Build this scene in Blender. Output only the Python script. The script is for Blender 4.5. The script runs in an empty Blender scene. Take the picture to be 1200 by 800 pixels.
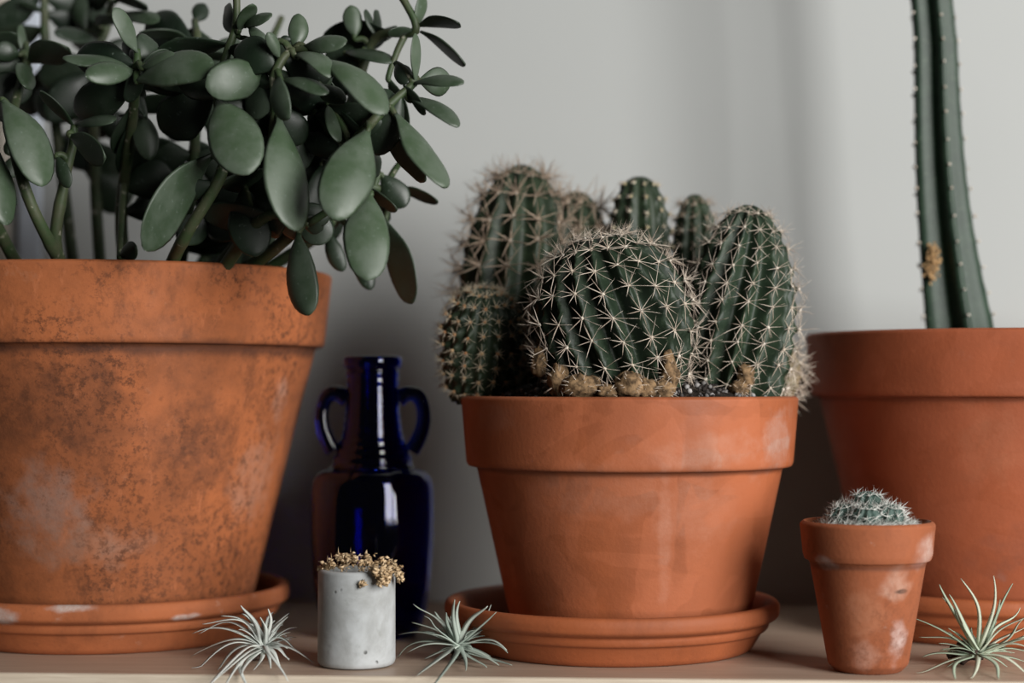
import bpy, math, random
from mathutils import Vector, Matrix, noise as mnoise

random.seed(7)
SC = bpy.context.scene
COL = SC.collection
F = 2100.0                       # focal length in pixels of the 1200 px wide frame
CAMZ = 0.155                     # camera height above the shelf top
PITCH = math.atan(52.0 / F)
YAW = math.atan(-0.055)          # shelf and wall are turned a little against the camera
EDGE0, WALL0, SL = 0.957, 1.292, -0.055   # front edge / wall line: y = c + SL * x


def at(px, py, d):
    """point that stands at depth d in the direction of a photo pixel"""
    u, v = (px - 600) / F, (400 - py) / F
    yy = math.cos(PITCH) - v * math.sin(PITCH)
    zz = math.sin(PITCH) + v * math.cos(PITCH)
    t = d / yy
    return Vector((u * t, d, CAMZ + zz * t))


# ------------------------------------------------------------------ objects
def prop(o, label=None, cat=None, group=None, kind=None):
    if label: o['label'] = label
    if cat: o['category'] = cat
    if group: o['group'] = group
    if kind: o['kind'] = kind
    return o


def empty(name, loc, label, cat, group=None, rz=0):
    o = bpy.data.objects.new(name, None)
    o.empty_display_size = 0.02
    o.location = loc
    o.rotation_euler = (0, 0, rz)
    COL.objects.link(o)
    return prop(o, label, cat, group)


class MB:
    """collects verts and faces; coordinates are local to `org`"""
    def __init__(s, org=(0, 0, 0)):
        s.v, s.f, s.tone, s.org, s.t, s.mi, s.m = [], [], [], Vector(org), 0.5, [], 0

    def add(s, vs, fs):
        b = len(s.v)
        s.v += [tuple(Vector(p) - s.org) for p in vs]
        s.f += [tuple(b + i for i in f) for f in fs]
        s.tone += [s.t] * len(vs)
        s.mi += [s.m] * len(fs)

    def build(s, name, mats, parent=None, smooth=True):
        me = bpy.data.meshes.new(name)
        me.from_pydata(s.v, [], s.f)
        if not isinstance(mats, (list, tuple)): mats = [mats]
        for m in mats: me.materials.append(m)
        at_ = me.attributes.new('tone', 'FLOAT', 'POINT')
        at_.data.foreach_set('value', s.tone)
        me.polygons.foreach_set('material_index', s.mi)
        me.polygons.foreach_set('use_smooth', [smooth] * len(me.polygons))
        me.update()
        o = bpy.data.objects.new(name, me)
        COL.objects.link(o)
        if parent is not None: o.parent = parent
        return o


def lathe(mb, prof, n=96, c=(0, 0, 0), wob=0.0, seed=0.0, close=True):
    """prof: (r, z) list; r=0 ends are closed to a point"""
    vs, fs, rings = [], [], []
    for r, z in prof:
        if r < 1e-6:
            rings.append([len(vs)]); vs.append((c[0], c[1], c[2] + z)); continue
        ring = []
        for i in range(n):
            a = 2 * math.pi * i / n
            k = r * (1 + wob * mnoise.noise(Vector((math.cos(a) * 1.3 + seed, math.sin(a) * 1.3, z * 14))))
            ring.append(len(vs)); vs.append((c[0] + k * math.cos(a), c[1] + k * math.sin(a), c[2] + z))
        rings.append(ring)
    for A, B in zip(rings, rings[1:]):
        for i in range(n):
            j = (i + 1) % n
            if len(A) == 1 and len(B) == 1: continue
            if len(A) == 1: fs.append((A[0], B[j], B[i]))
            elif len(B) == 1: fs.append((A[i], A[j], B[0]))
            else: fs.append((A[i], A[j], B[j], B[i]))
    mb.add(vs, fs)


def rounded(pts, rad, k=3):
    """round the corners of an open (r,z) polyline"""
    out = [pts[0]]
    for i in range(1, len(pts) - 1):
        p, q, s = Vector(pts[i - 1]), Vector(pts[i]), Vector(pts[i + 1])
        a, b = (p - q), (s - q)
        r = min(rad, a.length * .45, b.length * .45)
        A, B = q + a.normalized() * r, q + b.normalized() * r
        for j in range(k + 1):
            t = j / k
            out.append(tuple(A * (1 - t) ** 2 + q * 2 * t * (1 - t) + B * t * t))
    out.append(pts[-1])
    return out


def dense(prof, step):
    out = [prof[0]]
    for a, b in zip(prof, prof[1:]):
        L = math.hypot(b[0] - a[0], b[1] - a[1])
        n = max(1, int(L / step))
        for i in range(1, n + 1):
            out.append((a[0] + (b[0] - a[0]) * i / n, a[1] + (b[1] - a[1]) * i / n))
    return out


def smooth_path(pts, sub=5):
    pts = [Vector(p) for p in pts]
    if len(pts) < 3: return pts
    P = [pts[0] * 2 - pts[1]] + pts + [pts[-1] * 2 - pts[-2]]
    out = []
    for i in range(1, len(P) - 2):
        a, b, c, d = P[i - 1:i + 3]
        for j in range(sub):
            t = j / sub
            out.append(0.5 * ((2 * b) + (c - a) * t + (2 * a - 5 * b + 4 * c - d) * t * t + (3 * b - a - 3 * c + d) * t ** 3))
    out.append(pts[-1])
    return out


def tube(mb, path, rad, n=8, cap=True):
    path = [Vector(p) for p in path]
    m = len(path)
    vs, fs = [], []
    up = None
    for i, p in enumerate(path):
        t = (path[min(i + 1, m - 1)] - path[max(i - 1, 0)]).normalized()
        if up is None:
            up = t.orthogonal().normalized()
        up = (up - t * up.dot(t))
        up = up.normalized() if up.length > 1e-6 else t.orthogonal().normalized()
        w = t.cross(up)
        r = rad(i / (m - 1)) if callable(rad) else rad
        for k in range(n):
            a = 2 * math.pi * k / n
            vs.append(p + (up * math.cos(a) + w * math.sin(a)) * r)
    for i in range(m - 1):
        for k in range(n):
            j = (k + 1) % n
            fs.append((i * n + k, i * n + j, (i + 1) * n + j, (i + 1) * n + k))
    if cap:
        fs.append(tuple(range(n))[::-1]); fs.append(tuple((m - 1) * n + k for k in range(n)))
    mb.add(vs, fs)


def needle(mb, p, d, L, r, bend=None, n=3):
    """one tapered spine"""
    d = d.normalized()
    u = d.orthogonal().normalized(); w = d.cross(u)
    vs = [p + (u * math.cos(2 * math.pi * k / n) + w * math.sin(2 * math.pi * k / n)) * r for k in range(n)]
    if bend is None:
        vs.append(p + d * L)
        fs = [(k, (k + 1) % n, n) for k in range(n)]
    else:
        q = p + d * L * .55 + bend * .35
        vs += [q + (u * math.cos(2 * math.pi * k / n) + w * math.sin(2 * math.pi * k / n)) * r * .6 for k in range(n)]
        vs.append(p + d * L + bend)
        fs = [(k, (k + 1) % n, n + (k + 1) % n, n + k) for k in range(n)] + [(n + k, n + (k + 1) % n, 2 * n) for k in range(n)]
    mb.add(vs, fs)


def pebble(mb, p, r, sq=1.0):
    """small uneven lump (octahedron split once)"""
    base = [(1, 0, 0), (-1, 0, 0), (0, 1, 0), (0, -1, 0), (0, 0, 1), (0, 0, -1)]
    tri = [(0, 2, 4), (2, 1, 4), (1, 3, 4), (3, 0, 4), (2, 0, 5), (1, 2, 5), (3, 1, 5), (0, 3, 5)]
    vs = [Vector(b) * random.uniform(.8, 1.15) for b in base]
    fs, mid = [], {}
    def M(a, b):
        k = (min(a, b), max(a, b))
        if k not in mid:
            mid[k] = len(vs); vs.append((vs[a] + vs[b]).normalized() * random.uniform(.85, 1.15))
        return mid[k]
    for a, b, c in tri:
        x, y, z = M(a, b), M(b, c), M(c, a)
        fs += [(a, x, z), (x, b, y), (z, y, c), (x, y, z)]
    R = Matrix.Rotation(random.uniform(0, 6.28), 3, Vector((random.gauss(0, 1), random.gauss(0, 1), random.gauss(0, 1) + .01)).normalized())
    mb.add([Vector(p) + (R @ Vector((v.x, v.y, v.z * sq))) * r for v in vs], fs)


# ------------------------------------------------------------------ materials
class NT:
    def __init__(s, name, rough=.8, spec=.5):
        s.mat = bpy.data.materials.new(name); s.mat.use_nodes = True
        s.nt = s.mat.node_tree; s.N = s.nt.nodes; s.L = s.nt.links
        s.b = s.N['Principled BSDF']
        s.b.inputs['Roughness'].default_value = rough
        s.b.inputs['Specular IOR Level'].default_value = spec
        s.tc = s.N.new('ShaderNodeTexCoord')
        s.co = s.tc.outputs['Object']

    def link(s, a, b): s.L.new(a, b)

    def val(s, sock, x):
        if isinstance(x, (int, float)): sock.default_value = x
        elif isinstance(x, (tuple, list)): sock.default_value = (*x, 1) if len(sock.default_value) == 4 and len(x) == 3 else x
        else: s.link(x, sock)

    def noise(s, scale, detail=4, rough=.55, vec=None, dist=0, stretch=None):
        n = s.N.new('ShaderNodeTexNoise')
        n.inputs['Scale'].default_value = scale; n.inputs['Detail'].default_value = detail
        n.inputs['Roughness'].default_value = rough; n.inputs['Distortion'].default_value = dist
        v = vec or s.co
        if stretch:
            m = s.N.new('ShaderNodeMapping'); m.inputs['Scale'].default_value = stretch
            s.link(v, m.inputs['Vector']); v = m.outputs['Vector']
        s.link(v, n.inputs['Vector'])
        return n.outputs['Fac']

    def ramp(s, fac, lo, hi, a=0., b=1.):
        r = s.N.new('ShaderNodeMapRange'); r.interpolation_type = 'SMOOTHSTEP'
        s.val(r.inputs['Value'], fac)
        r.inputs['From Min'].default_value = lo; r.inputs['From Max'].default_value = hi
        r.inputs['To Min'].default_value = a; r.inputs['To Max'].default_value = b
        return r.outputs['Result']

    def math(s, op, a, b=None):
        m = s.N.new('ShaderNodeMath'); m.operation = op
        s.val(m.inputs[0], a)
        if b is not None: s.val(m.inputs[1], b)
        return m.outputs[0]

    def mix(s, fac, a, b, mode='MIX'):
        m = s.N.new('ShaderNodeMix'); m.data_type = 'RGBA'; m.blend_type = mode
        s.val(m.inputs['Factor'], fac); s.val(m.inputs['A'], a); s.val(m.inputs['B'], b)
        return m.outputs['Result']

    def sep(s):
        x = s.N.new('ShaderNodeSeparateXYZ'); s.link(s.co, x.inputs[0]); return x.outputs

    def attr(s, name='tone'):
        a = s.N.new('ShaderNodeAttribute'); a.attribute_name = name; return a.outputs['Fac']

    def spot(s, c, r, wob=.5, scale=30, sx=(1, 1, 1)):
        """soft irregular patch round the point c"""
        n = s.N.new('ShaderNodeTexNoise'); n.inputs['Scale'].default_value = scale; n.inputs['Detail'].default_value = 5
        s.link(s.co, n.inputs['Vector'])
        v = s.N.new('ShaderNodeVectorMath'); v.operation = 'SUBTRACT'; s.link(s.co, v.inputs[0]); v.inputs[1].default_value = c
        q = s.N.new('ShaderNodeVectorMath'); q.operation = 'MULTIPLY'; s.link(v.outputs[0], q.inputs[0]); q.inputs[1].default_value = sx
        l = s.N.new('ShaderNodeVectorMath'); l.operation = 'LENGTH'; s.link(q.outputs[0], l.inputs[0])
        d = s.math('DIVIDE', l.outputs['Value'], r)
        d = s.math('ADD', d, s.math('MULTIPLY', s.math('SUBTRACT', n.outputs['Fac'], .5), wob * 2))
        return s.ramp(d, .35, 1.05, 1., 0.)

    def bump(s, h, strength=.3, dist=.001):
        b = s.N.new('ShaderNodeBump'); b.inputs['Strength'].default_value = strength; b.inputs['Distance'].default_value = dist
        s.link(h, b.inputs['Height']); s.link(b.outputs['Normal'], s.b.inputs['Normal'])

    def color(s, c): s.val(s.b.inputs['Base Color'], c); return s.mat

    def rough(s, r): s.val(s.b.inputs['Roughness'], r)


def terracotta(name, base, dark, pale, dirt=.5, speck=.3, spots=(), rings=(), rough=.78, grain=0., tide=0.):
    t = NT(name, rough, .35)
    base, dark, pale = ((q[0] * .73, q[1] * .70, q[2] * .68) for q in (base, dark, pale))
    spots = [(a, b, tuple(x * .80 for x in q), d, e) for a, b, q, d, e in spots]
    big = t.noise(14, 5, .6)
    c = t.mix(t.ramp(big, .35, .68), base, tuple(b * .62 + d * .38 for b, d in zip(base, dark)))
    c = t.mix(t.ramp(t.noise(34, 6, .68, stretch=(1, 1, .55)), .52, .72, 0, dirt), c, dark)          # rubbed dark wear
    c = t.mix(t.ramp(t.noise(160, 3, .7), .56, .70, 0, dirt * .55), c, dark)                           # fine grain
    c = t.mix(t.ramp(t.noise(60, 6, .7), .60, .78, 0, speck), c, pale)                                 # lime speckle
    for cen, r, colr, st, sx in spots:
        c = t.mix(t.math('MULTIPLY', t.math('MULTIPLY', t.spot(cen, r, .8, 80, sx), t.ramp(t.noise(150, 5, .75), .36, .6, .6, 1)), st), c, colr)
    if tide:                                                                                            # faint tide marks left by water
        for sc_, st_, ofs in ((11, (1, 1, 2.6), .50), (17, (1.6, 1, .9), .53)):
            w = t.noise(sc_, 3, .5, dist=.6, stretch=st_)
            c = t.mix(t.ramp(w, ofs, ofs + .025, 0, tide), c, tuple(min(1, b * 1.22 + .012) for b in base))
            c = t.mix(t.ramp(w, ofs - .16, ofs - .02, tide * .9, 0), c, tuple(b * .62 for b in base))
    if grain:                                                                                           # gritty worn patches
        g = t.math('MULTIPLY', t.ramp(t.noise(210, 5, .8), .47, .62), t.ramp(t.noise(15, 4, .6, stretch=(1, 1, .7)), .42, .62, .12, 1))
        c = t.mix(t.math('MULTIPLY', g, grain), c, dark)
        g = t.math('MULTIPLY', t.ramp(t.noise(130, 5, .75, stretch=(1, 1, .35)), .56, .68), t.ramp(t.noise(22, 3), .45, .6))
        c = t.mix(t.math('MULTIPLY', g, grain * .45), c, tuple(min(1, b * 1.35 + .02) for b in base))
    z = t.sep()[2]
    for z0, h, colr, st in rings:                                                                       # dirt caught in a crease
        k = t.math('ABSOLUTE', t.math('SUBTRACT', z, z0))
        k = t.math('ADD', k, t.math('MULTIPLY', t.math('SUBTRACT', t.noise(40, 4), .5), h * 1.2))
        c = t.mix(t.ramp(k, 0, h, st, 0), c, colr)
    t.bump(t.math('ADD', t.noise(420, 3, .6), t.math('MULTIPLY', t.noise(40, 4), 1.5)), .22, .0007)
    t.rough(t.ramp(t.noise(25, 4), .3, .7, rough - .1, rough + .1))
    return t.color(c)


def plain(name, c, rough=.6, var=.25, scale=60, spec=.4, bump=0):
    t = NT(name, rough, spec)
    k = t.noise(scale, 4)
    col = t.mix(t.ramp(k, .3, .7), tuple(x * (1 - var) for x in c), tuple(min(1, x * (1 + var)) for x in c))
    if bump: t.bump(k, bump, .001)
    return t.color(col)


def m_wall():
    t = NT('painted_wall', .75, .25)
    c = t.mix(t.ramp(t.noise(2.5, 3), .3, .7), (.376, .387, .378), (.400, .410, .402))
    t.bump(t.noise(90, 4), .08, .001)
    return t.color(c)


def m_wood():
    t = NT('pale_wood', .42, .4)
    g = t.noise(9, 6, .6, stretch=(1.2, 22, 22), dist=.4)
    f = t.noise(40, 4, .6, stretch=(.6, 30, 30))
    c = t.mix(t.ramp(g, .35, .68), (.455, .340, .260), (.375, .270, .200))
    c = t.mix(t.ramp(f, .5, .72, 0, .4), c, (.30, .19, .13))
    t.bump(f, .08, .0006)
    return t.color(c)


def m_woodedge():
    t = NT('pale_wood_edge', .5, .35)
    g = t.noise(14, 6, .6, stretch=(2, 30, 30), dist=.4)
    c = t.mix(t.ramp(g, .35, .68), (.56, .48, .38), (.48, .40, .31))
    return t.color(c)


def m_leaf():
    t = NT('succulent_leaf', .48, .5)
    tone = t.attr()
    n = t.noise(55, 4, .6)
    c = t.mix(tone, (.005, .012, .006), (.045, .073, .038))  # tone runs from shaded to lit leaf, painted into the base colour
    c = t.mix(t.math('MULTIPLY', t.ramp(n, .35, .7, 0, .6), tone), c, (.098, .122, .094))  # greyish sheen painted into the lighter leaves
    c = t.mix(t.ramp(t.noise(420, 2, .5), .66, .74, 0, .28), c, (.16, .20, .17))     # pale waxy dots
    t.rough(t.ramp(n, .3, .7, .40, .56))
    t.bump(t.noise(120, 3), .12, .0006)
    return t.color(c)


def m_stem():
    t = NT('succulent_stem', .55, .35)
    n = t.noise(70, 5, .65)
    c = t.mix(t.ramp(n, .35, .65), (.030, .055, .020), (.055, .062, .032))
    c = t.mix(t.ramp(t.noise(160, 3), .62, .72, 0, .8), c, (.26, .25, .19))
    t.bump(n, .3, .001)
    return t.color(c)


def m_cactus(name, a, b, cork=(.23, .13, .055), z0=None, h=.02, amount=1.):
    t = NT(name, .5, .35)
    n = t.noise(80, 4, .6)
    c = t.mix(t.ramp(n, .3, .7), a, b)
    c = t.mix(t.ramp(t.noise(400, 2), .6, .72, 0, .25), c, (.13, .17, .11))
    if z0 is not None:                                         # corky brown scars with their own ragged outline
        k = t.math('SUBTRACT', t.sep()[2], z0)
        k = t.math('ADD', k, t.math('MULTIPLY', t.math('SUBTRACT', t.noise(62, 3, .6), .5), h * 3.2))
        c = t.mix(t.ramp(k, -.003, .003, amount, 0), c, t.mix(t.ramp(t.noise(190, 5), .35, .65), cork, tuple(x * 2.1 for x in cork)))
    t.bump(t.noise(220, 3), .15, .0006)
    return t.color(c)


def m_glass(name, c):
    t = NT(name, .04, .35)
    t.b.inputs['Transmission Weight'].default_value = 1
    t.b.inputs['IOR'].default_value = 1.38
    return t.color(c)


def m_concrete():
    t = NT('grey_concrete', .75, .3)
    n = t.noise(38, 6, .6, dist=.4)
    c = t.mix(t.ramp(n, .32, .70), (.265, .272, .265), (.415, .432, .440))
    c = t.mix(t.ramp(t.noise(110, 5, .6), .58, .75, 0, .5), c, (.22, .23, .21))
    v = t.N.new('ShaderNodeTexVoronoi'); v.inputs['Scale'].default_value = 130; t.link(t.co, v.inputs['Vector'])
    hole = t.math('MULTIPLY', t.ramp(v.outputs['Distance'], .10, .2, 1, 0), t.ramp(t.noise(45, 2), .54, .62))
    c = t.mix(hole, c, (.05, .05, .045))
    t.bump(t.math('SUBTRACT', t.noise(90, 5), hole), .35, .0008)
    return t.color(c)


def m_soil():
    t = NT('potting_soil', .95, .2)
    n = t.noise(240, 5, .7)
    c = t.mix(t.ramp(n, .4, .66), (.012, .009, .007), (.05, .038, .03))
    t.bump(n, .9, .003)
    return t.color(c)


def m_tone(name, a, b, rough=.6, spec=.3):
    t = NT(name, rough, spec)
    return t.color(t.mix(t.attr(), a, b))


def m_spine(name, root, tip, rough=.5):
    t = NT(name, rough, .4)
    return t.color(t.mix(t.attr(), root, tip))


M = {}
M['wall'] = m_wall(); M['wood'] = m_wood(); M['edge'] = m_woodedge()
M['leaf'] = m_leaf(); M['stem'] = m_stem(); M['glass'] = m_glass('cobalt_glass', (.008, .024, .34)); M['glass_thick'] = m_glass('thick_cobalt_glass', (.005, .012, .14)); M['conc'] = m_concrete(); M['soil'] = m_soil()
M['trim_cream'] = plain('cream_trim_paint', (.44, .40, .34), .5, .06, 8)
M['lit_strip'] = plain('lit_wall_paint', (.58, .63, .71), .45, .03, 8)  # bright bluish white, paints in the light beside the cream trim

# ------------------------------------------------------------------ setting
def box(mb, x0, x1, y0, y1, z0, z1, b=0.0):
    if b <= 0:
        vs = [(x, y, z) for z in (z0, z1) for y in (y0, y1) for x in (x0, x1)]
        fs = [(0, 2, 3, 1), (4, 5, 7, 6), (0, 1, 5, 4), (2, 6, 7, 3), (0, 4, 6, 2), (1, 3, 7, 5)]
        mb.add(vs, fs)
        return
    loop = []
    for cx, cy, a0 in ((x1 - b, y1 - b, 0), (x0 + b, y1 - b, 90), (x0 + b, y0 + b, 180), (x1 - b, y0 + b, 270)):
        for k in range(4):
            a = math.radians(a0 + 30 * k); loop.append((cx + b * math.cos(a), cy + b * math.sin(a)))
    n = len(loop)
    vs = [(x, y, z0) for x, y in loop] + [(x, y, z1) for x, y in loop]
    fs = [(k, (k + 1) % n, n + (k + 1) % n, n + k) for k in range(n)] + [tuple(range(n))[::-1], tuple(range(n, 2 * n))]
    mb.add(vs, fs)


def on_wall(px):                                   # x along the wall line for a photo column
    u = (px - 600) / F
    y = WALL0 / (1 - SL * u)
    return u * y / math.cos(YAW)


mb = MB(); box(mb, -2.0, 2.0, 0, .35, -.9, 1.9)
o = mb.build('wall_back', M['wall'], smooth=False); o.location = (0, WALL0, 0); o.rotation_euler = (0, 0, YAW); prop(o, kind='structure')
for nm, a, b, th, mt in (('trim_1', -90, 15, .014, 'trim_cream'), ('lit_wall_strip', 22, 49, .005, 'lit_strip')):  # second strip is bluish light on the wall, painted as a raised band
    mb = MB(); box(mb, on_wall(a), on_wall(b), -th, -.0002, .0005, 1.6, th * .45)
    o = mb.build(nm, M[mt], smooth=False); o.location = (0, WALL0, 0); o.rotation_euler = (0, 0, YAW); prop(o, kind='structure')

D = (WALL0 - EDGE0) * math.cos(YAW)
shelf = empty('shelf', (0, EDGE0, 0), 'pale wooden shelf board running along the wall under all the pots', 'shelf', rz=YAW)
mb = MB(); box(mb, -1.3, 1.3, .0022, D - .0005, -.024, 0, 0); mb.build('board', M['wood'], shelf, smooth=False)
mb = MB()
vs, loop = [], [(.002, -.0245), (0.0004, -.0235), (0, -.022), (0, -.0018), (.0005, -.0005), (.002, 0.0)]
for x in (-1.3, 1.3): vs += [(x, y, z) for y, z in loop]
n = len(loop)
mb.add(vs, [(k, n + k, n + k + 1, k + 1) for k in range(n - 1)] + [tuple(range(n)), tuple(range(2 * n - 1, n - 1, -1)), (n - 1, 2 * n - 1, n, 0)])
e = mb.build('front_edge', M['edge'], shelf, smooth=False); prop(e, 'lighter wooden front edging')


# ------------------------------------------------------------------ pots and saucers
def pot_mesh(org, Rt, zt, Rl, zl, Rb, neck, Rbase, wall, zsoil, lip_r=.0025, z0=0.0):
    """Rt rim radius at zt, Rl lip-bottom radius at zl, neck under the lip, Rbase at z0; returns radius function"""
    H = zt
    prof = [(0, z0 + .0), (Rbase - .004, z0), (Rbase, z0 + .004), (neck, zl - .002), (neck + .0015, zl), (Rl - .001, zl), (Rl, zl + .003), (Rt, zt - .0015),
            (Rt - .002, zt), (Rt - wall + .001, zt), (Rt - wall, zt - .002), (Rl - wall * 1.15, zl), (neck - wall - .001, zl - .004)]
    tb = (zsoil - .02 - z0) / (zl - z0)
    ri = Rbase + (neck - Rbase) * max(.1, tb) - wall - .002
    prof += [(ri, max(z0 + .006, zsoil - .02)), (0, max(z0 + .006, zsoil - .02))]
    p = rounded(prof, lip_r, 4)
    mb = MB(); lathe(mb, dense(p, .006), 128, wob=.004, seed=org[0] * 9)
    return mb


def saucer(name_loc, R, H, Rf, mat, label, seed):
    """wide rolled rim over a stepped foot"""
    prof = [(0, 0), (Rf - .003, 0), (Rf, .0025), (Rf + (R - Rf) * .35, H * .40), (Rf + (R - Rf) * .52, H * .43), (Rf + (R - Rf) * .60, H * .52),
            (Rf + (R - Rf) * .62, H * .60), (R - .0028, H * .64), (R - .0005, H * .70), (R, H * .86), (R - .0012, H * .97), (R - .004, H),
            (R - .0075, H * .96), (R - .0095, H * .84), (Rf + .000, .0075), (Rf - .006, .0062), (0, .006)]
    mb = MB(); lathe(mb, dense(rounded(prof, .0018, 3), .005), 128, wob=.004, seed=seed)
    o = mb.build('plant_saucer', mat)
    o.location = name_loc
    return prop(o, label, 'saucer', 'terracotta saucers under the pots')


def surf(cx, d, R, px, py):
    """pot-local point on the front of a pot for a photo pixel"""
    x0 = at(cx, 452, d).x
    dd = d - R * .9
    for _ in range(4):
        p = at(px, py, dd); dx = p.x - x0
        dd = d - math.sqrt(max(0, R * R - dx * dx))
    p = at(px, py, dd)
    return (p.x - x0, dd - d, p.z)


def soil_disc(mb, r, ze, zc, seed):
    vs, fs, rings = [(0, 0, zc)], [], 14
    n = 56
    for i in range(1, rings + 1):
        q = i / rings
        for k in range(n):
            a = 2 * math.pi * k / n
            x, y = r * q * math.cos(a), r * q * math.sin(a)
            z = zc + (ze - zc) * q ** 2 + .0035 * mnoise.noise(Vector((x * 90 + seed, y * 90, 0))) + .0015 * mnoise.noise(Vector((x * 300, y * 300, seed)))
            vs.append((x, y, z))
    for k in range(n): fs.append((0, 1 + k, 1 + (k + 1) % n))
    for i in range(rings - 1):
        for k in range(n):
            a, b = 1 + i * n + k, 1 + i * n + (k + 1) % n
            fs.append((a, a + n, b + n, b))
    mb.add(vs, fs)


DARK = (.085, .030, .014); PALE = (.62, .46, .38); WHITE = (.58, .50, .46)
# ---- left pot (jade plant)
cL, dL = 130, 1.13
pL = at(cL, 452, dL); oL = Vector((pL.x, dL, .0085))
sp = []
for px, py, r, c, st, sx in ((45, 592, .032, (.46, .38, .34), .40, (1, 1, 1.1)), (95, 645, .034, (.42, .30, .24), .36, (.6, 1, 2)),
                             (312, 565, .030, (.46, .30, .23), .30, (1, 1, .9)), (322, 450, .013, (.50, .33, .26), .40, (1.6, 1, .5)),
                             (345, 500, .030, DARK, .55, (1.5, 1, .6)), (95, 470, .036, DARK, .50, (1.2, 1, .8)), (225, 535, .040, DARK, .55, (1.1, 1, 1)),
                             (195, 420, .045, DARK, .35, (.6, 1, 1.6)), (15, 460, .040, DARK, .5, (1, 1, 1)),
                             (20, 600, .07, DARK, .35, (1.4, 1, .8))):
    v = surf(cL, dL, .115, px, py); sp.append(((v[0], v[1], v[2] - .0085), r, c, st, sx))
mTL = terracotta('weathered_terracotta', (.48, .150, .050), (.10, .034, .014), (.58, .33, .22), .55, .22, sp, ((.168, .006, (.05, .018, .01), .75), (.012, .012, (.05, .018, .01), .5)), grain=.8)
jade = empty('potted_jade_plant', oL, 'jade plant with glossy oval green leaves in the large weathered terracotta pot', 'potted plant')
k = dL / F
mb = pot_mesh(oL, .1385, .217, .1335, .1705, 0, .1275, .087, .009, .195)
mb.build('pot', mTL, jade)
mb = MB(); soil_disc(mb, .1245, .192, .197, 1); mb.build('soil', M['soil'], jade)
mSL = terracotta('saucer_terracotta', (.50, .155, .055), (.16, .052, .022), PALE, .35, .35, [((v[0], v[1], v[2]), r, WHITE, .8, sx) for v, r, sx in (
    (surf(cL, dL, .112, 80, 712), .009, (.6, 1, 2.5)), (surf(cL, dL, .109, 212, 722), .008, (.45, 1, 3)), (surf(cL, dL, .112, 2, 722), .012, (.8, 1, 2)))])
saucer((pL.x, dL, 0), .1128, .031, .097, mSL, 'large terracotta saucer under the jade plant pot', 3)

# ---- middle pot (cactus cluster)
cM, dM = 737, 1.071
pM = at(cM, 452, dM); oM = Vector((pM.x, dM, .0085))
sp = []
for px, py, r, c, st, sx in ((890, 515, .026, (.56, .37, .30), .75, (.8, 1, 1.2)), (815, 530, .026, (.52, .30, .22), .55, (.6, 1, 1.9)),  # these two pale patches paint a whitish sheen on the rim's right
                             (600, 490, .026, (.50, .27, .19), .40, (.5, 1, 2.2)), (700, 500, .030, (.33, .09, .036), .45, (.5, 1, 2.8)),
                             (690, 580, .032, (.50, .23, .15), .32, (.6, 1, 1.6)), (780, 640, .034, (.52, .26, .18), .5, (7, 1, .55)),
                             (825, 600, .030, (.50, .24, .16), .35, (.8, 1, 1.2)), (830, 685, .014, (.25, .075, .035), .5, (.7, 1, 1.6))):
    v = surf(cM, dM, .088, px, py); sp.append(((v[0], v[1], v[2] - .0085), r, c, st, sx))
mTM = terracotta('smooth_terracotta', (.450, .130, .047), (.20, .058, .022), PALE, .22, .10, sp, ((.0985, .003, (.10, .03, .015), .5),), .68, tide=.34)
cact = empty('potted_cactus_cluster', oM, 'clump of round spiny green cacti in the medium terracotta pot at the centre', 'potted plant')
pot_mesh(oM, .1002, .1405, .0972, .0992, 0, .0905, .0700, .008, .135).build('pot', mTM, cact)
mb = MB(); soil_disc(mb, .0900, .1355, .1530, 5); mb.build('soil', M['soil'], cact)
mb = MB()
mgrit = m_tone('grit', (.025, .02, .018), (.42, .40, .39), .9, .2)
for i in range(900):
    a, q = random.uniform(0, 6.283), math.sqrt(random.random())
    x, y = .088 * q * math.cos(a), .088 * q * math.sin(a)
    mb.t = random.choice((0, 0, .1, .15, .25, .3, .5, .9)) * random.uniform(.6, 1)
    pebble(mb, oM + Vector((x, y, .1530 - .017 * q * q + .001)), random.uniform(.0006, .0016) * (1.3 if mb.t > .4 else 1))
mb.org = Vector((0, 0, 0)); mb.v = [tuple(Vector(p) - oM) for p in mb.v]
g = mb.build('grit', mgrit, cact); prop(g, 'white and dark mineral grit on the soil', kind='stuff')
pS = at(716, 452, dM)
mSM = terracotta('plain_saucer_terracotta', (.450, .130, .046), (.20, .058, .022), PALE, .25, .12, rough=.62)
saucer((pS.x, dM, 0), .0995, .0292, .084, mSM, 'medium terracotta saucer under the cactus cluster pot', 6)

# ---- right pot (column cactus)
cR, dR = 1165, 1.143
pR = at(cR, 452, dR); oR = Vector((pR.x, dR, .0085))
sp = []
for px, py, r, c, st, sx in ((1185, 400, .010, (.20, .06, .03), .7, (.6, 1, 2)), (1178, 660, .030, (.16, .055, .035), .6, (.5, 1, 1.4)), (1198, 690, .022, WHITE, .5, (1, 1, 1)),
                             (1160, 520, .03, (.44, .17, .09), .3, (1, 1, 1))):
    v = surf(cR, dR, .108, px, py); sp.append(((v[0], v[1], v[2] - .0085), r, c, st, sx))
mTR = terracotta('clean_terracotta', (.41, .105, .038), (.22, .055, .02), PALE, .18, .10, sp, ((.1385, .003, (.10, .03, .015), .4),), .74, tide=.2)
colc = empty('potted_column_cactus', oR, 'tall ribbed column cactus in the large clean terracotta pot', 'potted plant')
pot_mesh(oR, .1185, .1800, .1158, .1400, 0, .1095, .079, .010, .172).build('pot', mTR, colc)
mb = MB(); soil_disc(mb, .1060, .168, .172, 9); mb.build('soil', M['soil'], colc)
saucer((pR.x - .004, dR, 0), .0985, .0300, .086, mSM, 'large terracotta saucer under the column cactus pot', 8)

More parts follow.
